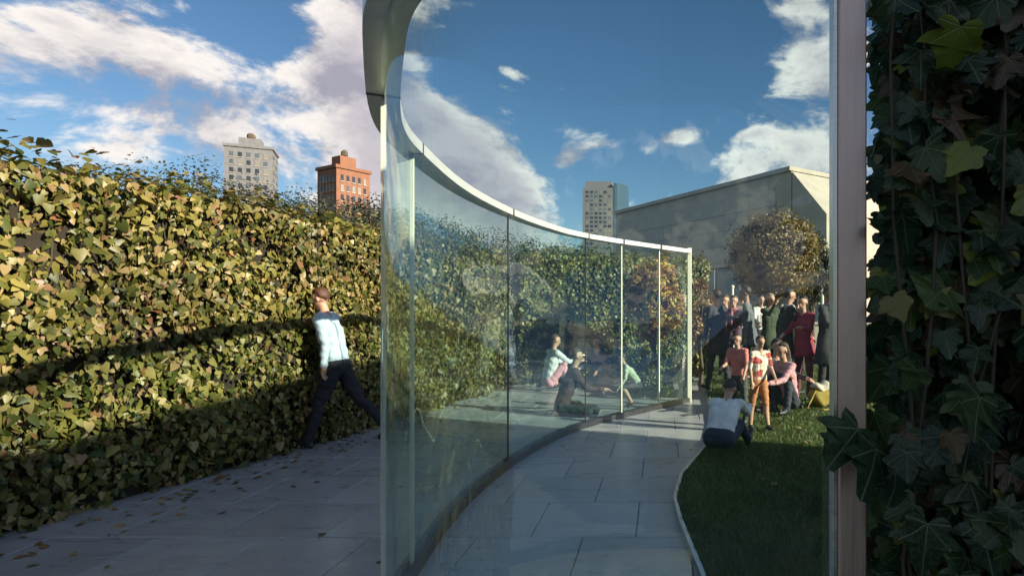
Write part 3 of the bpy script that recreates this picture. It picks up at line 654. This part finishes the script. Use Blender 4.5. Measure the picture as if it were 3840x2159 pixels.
def person(label, x, y, rz, H=1.72, lean=3, hip_=(0, 0), knee=(0, 0), abd=(5, 5), sh=(5, 5), elb=(15, 15), arm_abd=(8, 8), top=((.5, .5, .5), 'c'), leg=((.1, .1, .15), 'd'), sleeve='long', shorts=False, hair='dark', long_hair=False, head=(0, 0), z0=0., skin=None, ground=None, girth=1., shoe=None, vox=.012, group=None, sit=False, coat=0, scarf=None):
    s = H/1.72; seg = []                                   # (p0,r0,p1,r1,tag,flat,side)
    fwd = Vector((0, 1, 0)); X = Vector((1, 0, 0))
    hipj = Vector((0, 0, 0)); up = Vector((0, math.sin(R(lean)), math.cos(R(lean)))); up2 = Vector((0, math.sin(R(lean*1.25)), math.cos(R(lean*1.25))))
    waist = hipj+up*.17; chest = waist+up2*.22; nb = chest+up2*.20; 
    nk = nb+Vector((0, math.sin(R(lean*.8+head[0]*.4)), math.cos(R(lean*.8+head[0]*.4))))*.075
    hd = nk+Vector((math.sin(R(head[1]))*.03, math.sin(R(lean*.5+head[0]))*.09+.012, math.cos(R(lean*.5+head[0]))*.115))
    g = girth
    seg += [(hipj-X*.075, .105*g, hipj+X*.075, .105*g, 'leg', 1, None), (hipj-X*.06, .105*g, waist-X*.055, .10*g, 'hipt', 1, None), (hipj+X*.06, .105*g, waist+X*.055, .10*g, 'hipt', 1, None),
            (waist-X*.055, .098*g, chest-X*.075, .108*g, 'top', 1, None), (waist+X*.055, .098*g, chest+X*.075, .108*g, 'top', 1, None), (waist, .10*g, chest, .115*g, 'top', 1, None),
            (chest-X*.08, .10*g, nb-X*.115-up2*.03, .062, 'top', 1, None), (chest+X*.08, .10*g, nb+X*.115-up2*.03, .062, 'top', 1, None), (nb-X*.13-up2*.035, .058, nb+X*.13-up2*.035, .058, 'top', 1, None),
            (nb-up2*.03, .060, nk, .052, 'skin', 1, None), (nk, .052, hd-Vector((0, .0, .03)), .055, 'skin', 1, None)]
    hu = (hd-nk).normalized(); hf = (fwd-hu*fwd.dot(hu)).normalized(); hf = (hf+X*math.sin(R(head[1]))).normalized(); hx = hf.cross(hu).normalized()
    seg += [(hd-hf*.018+hu*.03, .088, hd+hf*.022+hu*.025, .078, 'skin', 1, None), (hd+hf*.03-hu*.045, .058, hd+hf*.04-hu*.082, .036, 'skin', 1, None),
            (hd+hf*.092+hu*.012, .009, hd+hf*.112-hu*.022, .014, 'skin', 1, None), (hd+hf*.085-hu*.058, .014, hd+hf*.088-hu*.062, .014, 'skin', 1, None),
            (hd+hx*.083-hf*.005+hu*.015, .013, hd+hx*.085-hf*.008-hu*.02, .012, 'skin', 1, None), (hd-hx*.083-hf*.005+hu*.015, .013, hd-hx*.085-hf*.008-hu*.02, .012, 'skin', 1, None)]
    low = 9
    for i, sd in enumerate((-1, 1)):
        a, k_, b = R(hip_[i]), R(knee[i]), R(abd[i])*sd
        hj = hipj+X*sd*.09-Vector((0, 0, .03))
        cr_ = abs(abd[i]) > 40
        td = Vector((math.sin(b)*max(.25, abs(math.cos(a))) if abs(a) < 1 else math.sin(b), math.sin(a)*math.cos(b), -math.cos(a)*math.cos(b))).normalized(); kn = hj+(Vector((sd*.62, .76, -.02)).normalized()*.43 if cr_ else td*.43); td = (kn-hj).normalized()
        a2 = a-k_; sdv = Vector((math.sin(b)*.35, math.sin(a2), -math.cos(a2))).normalized(); sdv = Vector((-sd*.93, .10+.2*i, -.06)).normalized() if cr_ else sdv; an = kn+sdv*.42
        fa = min(max(a2, R(-55)), R(70)); fd = Vector((-sd*.35, .9, -.2)).normalized() if cr_ else Vector((math.sin(b)*.3, math.cos(fa), math.sin(fa))).normalized(); he = an+sdv*.045-fd*.045; toe = an+sdv*.06+fd*.15
        calf = kn+sdv*.13-fd*.018
        lt = 'leg'; st = 'skin' if shorts else 'leg'
        seg += [(hj, .095*g, hj+td*.2, .085*g, lt, 1, None), (hj+td*.2, .085*g, kn, .062, lt, 1, None), (kn, .060, calf, .060, st, 1, None), (calf, .060, an, .042 if shorts else .050, st, 1, None),
                (he, .034, an+fd*.04+sdv*.025, .042, 'shoe', 1, None), (an+fd*.03+sdv*.045, .040, toe, .030, 'shoe', 1, None)]
        low = min(low, he.z-.036, toe.z-.032, an.z-.05)
        s_, e_, ab = R(sh[i]), R(elb[i]), R(arm_abd[i])*sd
        sj = nb+X*sd*.17-up2*.04
        ad = Vector((math.sin(ab), math.sin(s_)*math.cos(ab), -math.cos(s_)*math.cos(ab))).normalized(); ej = sj+ad*.29
        fdv = Vector((math.sin(ab)*.4-sd*.18*math.sin(e_), math.sin(s_+e_), -math.cos(s_+e_))).normalized(); wj = ej+fdv*.25
        seg += [(sj, .062*g, ej, .044*g, 'top', 1, None), (ej, .044, wj, .028 if sleeve == 'short' else .036, 'skin' if sleeve == 'short' else 'top', 1, None)]
        pal = wj+fdv*.085; hn = fdv.cross(X).normalized(); hs = hn.cross(fdv).normalized()
        seg.append((wj, .026, pal, .030, 'skin', 1, None))
        for q in range(4):
            o_ = hs*(q-1.5)*.021; l1, l2 = (.036, .045, .042, .032)[q], (.030, .036, .034, .026)[q]
            c1 = pal+o_+fdv*.01; c2 = c1+(fdv+hn*.25).normalized()*l1; c3 = c2+(fdv+hn*.8).normalized()*l2
            seg += [(c1, .0095, c2, .009, 'skin', 1, None), (c2, .009, c3, .0075, 'skin', 1, None)]
        th = wj+fdv*.03+hs*sd*-.026; t2_ = th+(fdv*.7-hs*sd*.7).normalized()*.04
        seg += [(th, .012, t2_, .0105, 'skin', 1, None), (t2_, .0105, t2_+fdv*.032, .009, 'skin', 1, None)]
    if sit: low = min(low, -.125*g)
    bm = bmesh.new()
    for p0, r0, p1, r1, tg, fl, sdv in seg: capsule(bm, p0, r0, p1, r1)
    # clothes hang a little off the body: hem of the top
    me = bpy.data.meshes.new('body_src'); bm.to_mesh(me); bm.free()
    src = bpy.data.objects.new('body_src', me); COL.objects.link(src)
    rm = src.modifiers.new('r', 'REMESH'); rm.mode = 'VOXEL'; rm.voxel_size = vox; sm = src.modifiers.new('s', 'SMOOTH'); sm.factor = .5; sm.iterations = 2
    dg = bpy.context.evaluated_depsgraph_get(); dg.update()
    bme = bpy.data.meshes.new_from_object(src.evaluated_get(dg)); bpy.data.objects.remove(src)
    bme.name = 'body'
    nv = len(bme.vertices); co = np.empty(nv*3, np.float32); bme.vertices.foreach_get('co', co); co = co.reshape(-1, 3)
    npy = len(bme.polygons); pc = np.empty(npy*3, np.float32); bme.polygons.foreach_get('center', pc); pc = pc.reshape(-1, 3)
    best = np.full(npy, 9e9); ti = np.zeros(npy, int); tags = {'skin': 0, 'top': 1, 'leg': 2, 'shoe': 3}
    for p0, r0, p1, r1, tg, fl, sdv in seg:
        P0, P1 = np.array(p0), np.array(p1); dv = P1-P0; tt = np.clip(((pc-P0)@dv)/max(dv@dv, 1e-9), 0, 1)
        dd_ = np.linalg.norm(pc-(P0+tt[:, None]*dv), axis=1)-(r0+(r1-r0)*tt)
        if tg == 'hipt': tgi = np.where(tt > .30, 1, 2)
        else: tgi = np.full(npy, tags[tg])
        mm_ = dd_ < best; ti[mm_] = tgi[mm_]; best[mm_] = dd_[mm_]
    # folds in the cloth
    fold = (np.sin(co[:, 2]*41+co[:, 0]*23+np.sin(co[:, 1]*30)*1.5)*.0035+np.sin(co[:, 2]*75-co[:, 1]*38)*.002)
    nr = np.empty(nv*3, np.float32); bme.vertices.foreach_get('normal', nr); nr = nr.reshape(-1, 3)
    lp = np.empty(len(bme.loops), np.int32); bme.loops.foreach_get('vertex_index', lp)
    vt = np.zeros(nv); lt_ = np.empty(npy, np.int32); bme.polygons.foreach_get('loop_total', lt_); vt[lp] = np.repeat(np.isin(ti, (1, 2)), lt_)
    co = co+nr*((fold+.004)*vt)[:, None]
    bme.vertices.foreach_set('co', (co*s).ravel())
    bme.polygons.foreach_set('material_index', ti.astype(np.int32)); bme.polygons.foreach_set('use_smooth', [True]*npy)
    for m_ in (skin or SKIN, cloth(*top), cloth(*leg), shoe or SHOE): bme.materials.append(m_)
    bme.update()
    root = empty('person', (x, y, z0), rz); tag(root, label, 'person', group)
    up_ = Vector((0, 0, -low*s))
    body = link('body', bme, None, root); body.location = up_
    # hair
    hb = bmesh.new(); bmesh.ops.create_uvsphere(hb, u_segments=22, v_segments=14, radius=1)
    for v in hb.verts:
        c = v.co.copy(); f_ = c.dot(Vector((0, 1, 0))); 
        k_ = 1+.03*math.sin(c.x*17+c.z*9)+.02*math.sin(c.y*23)
        q = hx*c.x*.094*k_+hf*(c.y*.098*k_-.016)+hu*(c.z*.096*k_+.042)
        if f_ > -.02+.5*c.z and c.z < .5: q = hx*c.x*.06+hf*(c.y*.05-.02)+hu*(c.z*.06+.04)
        if long_hair and c.z < -.1 and f_ < .2: q = q-hu*.20*(-c.z)-hf*.015
        v.co = (hd+q)*s
    hm = bpy.data.meshes.new('hair'); hb.to_mesh(hm); hb.free(); ho = link('hair', hm, HAIR[hair], root, True); ho.location = up_
    if coat:
        cb = bmesh.new(); rings = []; rs_ = random.Random(len(label))
        for t_, rx_, ry_ in ((.16, .172, .122), (.05, .185, .135), (-.08, .198, .148), (-.08-coat, .215+coat*.12, .165+coat*.12), (-.085-coat, .20+coat*.12, .15+coat*.12), (.0, .168, .118)):
            rings.append([cb.verts.new((Vector((math.cos(a_)*rx_*g, 0, 0))+Vector((0, math.sin(a_)*ry_*g, 0))*1+(up*t_ if t_ > 0 else Vector((0, 0, t_))))*s*(1+.012*math.sin(a_*9+t_*20+rs_.random()))) for a_ in [2*math.pi*k/28 for k in range(28)]])
        for A_, B_ in zip(rings, rings[1:]):
            for k in range(28): cb.faces.new((A_[k], A_[(k+1) % 28], B_[(k+1) % 28], B_[k]))
        cm = bpy.data.meshes.new('coat_skirt'); cb.to_mesh(cm); cb.free(); co_ = link('coat_skirt', cm, cloth(*top), root, True); co_.location = up_
    if scarf:
        sc = mesh_of('scarf', lambda b: (tube(b, [tuple((nb+up2*.02+Vector((math.cos(a_)*.075, math.sin(a_)*.075+.01, .012*math.sin(a_*3))))*s) for a_ in [R(q) for q in range(0, 361, 30)]], .03*s, 7), tube(b, [tuple((nb+Vector((.03, .09, 0)))*s), tuple((chest+Vector((.04, .135*g, 0)))*s), tuple((waist+Vector((.05, .125*g, .08)))*s)], [.028*s, .03*s, .026*s], 7)))
        link('scarf', sc, cloth(*scarf), root, True).location = up_
    for sd in (-1, 1):
        eb = bmesh.new(); bmesh.ops.create_icosphere(eb, subdivisions=1, radius=.0115*s)
        em = bpy.data.meshes.new('eye'); eb.to_mesh(em); eb.free(); eo = link('eye', em, EYE_M, root, True); eo.location = up_+(hd+hx*sd*.033+hf*.088+hu*.02)*s
    return root
m, t, p = mat('top_cream_red'); o_ = t.nodes.new('ShaderNodeTexCoord').outputs['Object']
t.links.new(ramp(t, tex(t, 'ShaderNodeTexVoronoi', o_, Scale=13.).outputs['Color'], [(.35, (.45, .07, .06)), (.45, (.72, .62, .5)), (.7, (.75, .66, .55))]), p.inputs['Base Color']); p.inputs['Roughness'].default_value = .85; CL['top_cream_red'] = m
SITG = dict(hip_=(149, 143), knee=(142, 134), abd=(14, 12), lean=10, sh=(48, 52), elb=(35, 40), sit=True)
CROSS = dict(hip_=(96, 96), knee=(140, 140), abd=(48, 48), lean=16, sh=(30, 34), elb=(45, 50), sit=True)
person('person in pale blue shirt and dark trousers striding left past the hedge', spot(850, 6.94), 6.94, R(92), 1.74, lean=12, hip_=(22, -25), knee=(8, 20), sh=(-22, 30), elb=(25, 45), arm_abd=(12, 10), top=((.42, .53, .62), 'shirt_pale_blue'), leg=((.02, .02, .03), 'trousers_navy'), hair='auburn', head=(10, 0), vox=.009)
person('person in white-blue shirt and pink trousers sitting on the ground at the hedge foot', spot(1378, 11.5), 11.5, R(-55), 1.72, top=((.55, .60, .62), 'shirt_white_blue'), leg=((.62, .30, .36), 'trousers_pink'), hair='brown', **SITG)
person('person in a dark navy jacket sitting on the ground at the far hedge', spot(1512, 12.4), 12.4, R(160), 1.75, top=((.03, .03, .06), 'jacket_navy'), leg=((.30, .28, .24), 'trousers_sand'), hair='dark', **CROSS)
person('crouching child in a pale green shirt just beyond the curved glass', spot(1604, 9.5), 9.5, R(100), 1.08, hip_=(85, 80), knee=(118, 112), abd=(12, 10), lean=30, sh=(6, 12), elb=(30, 40), top=((.45, .50, .36), 'shirt_pale_green'), leg=((.05, .05, .06), 'shorts_black'), shorts=True, hair='brown')
person('person in dark maroon clothes sitting low behind the curved glass', spot(1412, 8.9), 8.9, R(-70), 1.7, top=((.05, .025, .025), 'jumper_maroon'), leg=((.025, .035, .035), 'trousers_dark_teal'), hair='dark', **CROSS)
person('person in a white shirt sitting hunched on the lawn, back to the glass', spot(1808, 6.15), 6.15, R(-18), 1.52, top=((.80, .80, .84), 'shirt_white'), leg=((.03, .04, .07), 'jeans_dark'), hair='dark', z0=.04, girth=1.08, **{**SITG, 'hip_': (97, 106), 'knee': (18, 52), 'lean': 46, 'head': (22, 0), 'abd': (9, 12), 'sh': (52, 60)})
person('child in a pink and coral top standing behind the person in white', spot(1858, 8.0), 8.0, R(150), 1.12, lean=6, sh=(8, 20), elb=(25, 60), top=((.60, .20, .18), 'top_coral'), leg=((.05, .06, .06), 'leggings_dark'), hair='brown', z0=.04, sleeve='short')
person('child in a red and cream top with rust shorts on the lawn', spot(1908, 7.6), 7.6, R(200), 1.10, lean=4, hip_=(8, -6), sh=(14, -4), elb=(30, 20), top=((.55, .33, .24), 'top_cream_red'), leg=((.42, .17, .07), 'shorts_rust'), shorts=True, hair='auburn', z0=.04, sleeve='short')
GP = 'people gathered on the lawn'
BL = ((.03, .03, .035), 'trousers_black'); NJ = ((.03, .035, .05), 'jeans_navy'); GJ = ((.06, .07, .09), 'jeans_grey')
for lab, px, d, rz, H, tc_, lc_, hr, lh, kw in (
    ('person in a charcoal coat at the left end of the standing crowd', 1806, 11.2, 35, 1.74, ((.035, .035, .045), 'coat_charcoal'), BL, 'dark', False, dict(coat=.22, sh=(4, 12), elb=(12, 70), hip_=(9, -7))),
    ('person in a plum jumper and rose scarf with arms folded', 1846, 12.3, 165, 1.66, ((.10, .06, .10), 'jumper_plum'), GJ, 'brown', True, dict(sh=(28, 30), elb=(88, 92), arm_abd=(2, 2), scarf=((.35, .12, .16), 'scarf_rose'))),
    ('person in a slate-grey jacket turned left in the middle of the crowd', 1886, 11.0, 75, 1.80, ((.10, .11, .125), 'jacket_slate'), BL, 'dark', False, dict(coat=.05, sh=(-6, 22), elb=(10, 85), hip_=(14, -12), knee=(4, 14), lean=5)),
    ('person in a dark green parka raising one hand, right of the middle of the crowd', 1934, 12.4, 205, 1.70, ((.04, .06, .035), 'parka_green'), NJ, 'fair', True, dict(coat=.16, sh=(8, 75), elb=(14, 70))),
    ('person in a black jacket walking right beside the crimson one', 1972, 10.4, -80, 1.78, ((.022, .024, .026), 'jacket_black'), GJ, 'dark', False, dict(coat=.04, hip_=(20, -20), knee=(6, 24), sh=(-18, 22), elb=(18, 28), lean=6, scarf=((.30, .30, .32), 'scarf_grey'))),
    ('person in a crimson jacket at the right of the crowd', 2022, 10.2, 140, 1.62, ((.30, .035, .07), 'jacket_crimson'), ((.13, .03, .05), 'trousers_wine'), 'dark', True, dict(coat=.10, sh=(22, 18), elb=(80, 58), arm_abd=(4, 12))),
    ('person in an ink-dark coat and pink scarf next to the post', 2078, 9.8, -140, 1.74, ((.03, .032, .038), 'coat_ink'), BL, 'brown', False, dict(coat=.25, sh=(12, 26), elb=(40, 75), scarf=((.55, .22, .34), 'scarf_pink'))),
    ('person in a grey hooded top further back, left of the round tree trunk', 1868, 14.6, 10, 1.75, ((.16, .16, .17), 'hoodie_grey'), NJ, 'brown', False, dict(sh=(10, 6))),
    ('person in a tan coat further back, right of the round tree trunk', 2002, 14.2, -40, 1.70, ((.32, .23, .14), 'coat_tan'), ((.05, .045, .04), 'trousers_brown'), 'dark', True, dict(coat=.24)),
    ('person in a white shirt far back under the round tree', 1912, 15.0, 190, 1.72, ((.62, .62, .60), 'shirt_offwhite'), NJ, 'dark', False, dict(sh=(16, 30), elb=(60, 40))),
    ('person in a rust jumper far back between the charcoal and plum ones', 1826, 13.8, 150, 1.70, ((.34, .14, .06), 'jumper_rust'), NJ, 'auburn', True, {})):
    kw = {**dict(hip_=(random.uniform(-4, 6), random.uniform(-6, 4))), **kw}
    person(lab, spot(px, d), d, R(rz), H, top=tc_, leg=lc_, hair=hr, long_hair=lh, z0=.036, vox=.014, group=GP, skin=SKIN2 if px in (1886, 2078) else None, **kw)
person('person in a pink top sitting on the grass in front of the crimson jacket', spot(1986, 8.9), 8.9, R(120), 1.66, z0=.036, top=((.55, .28, .32), 'top_pink'), leg=NJ, hair='brown', long_hair=True, **SITG)
person('person in a dark jacket sitting on the grass near the child with rust shorts', spot(1938, 9.3), 9.3, R(-150), 1.72, z0=.036, top=((.04, .04, .05), 'jacket_soot'), leg=GJ, hair='dark', **SITG)
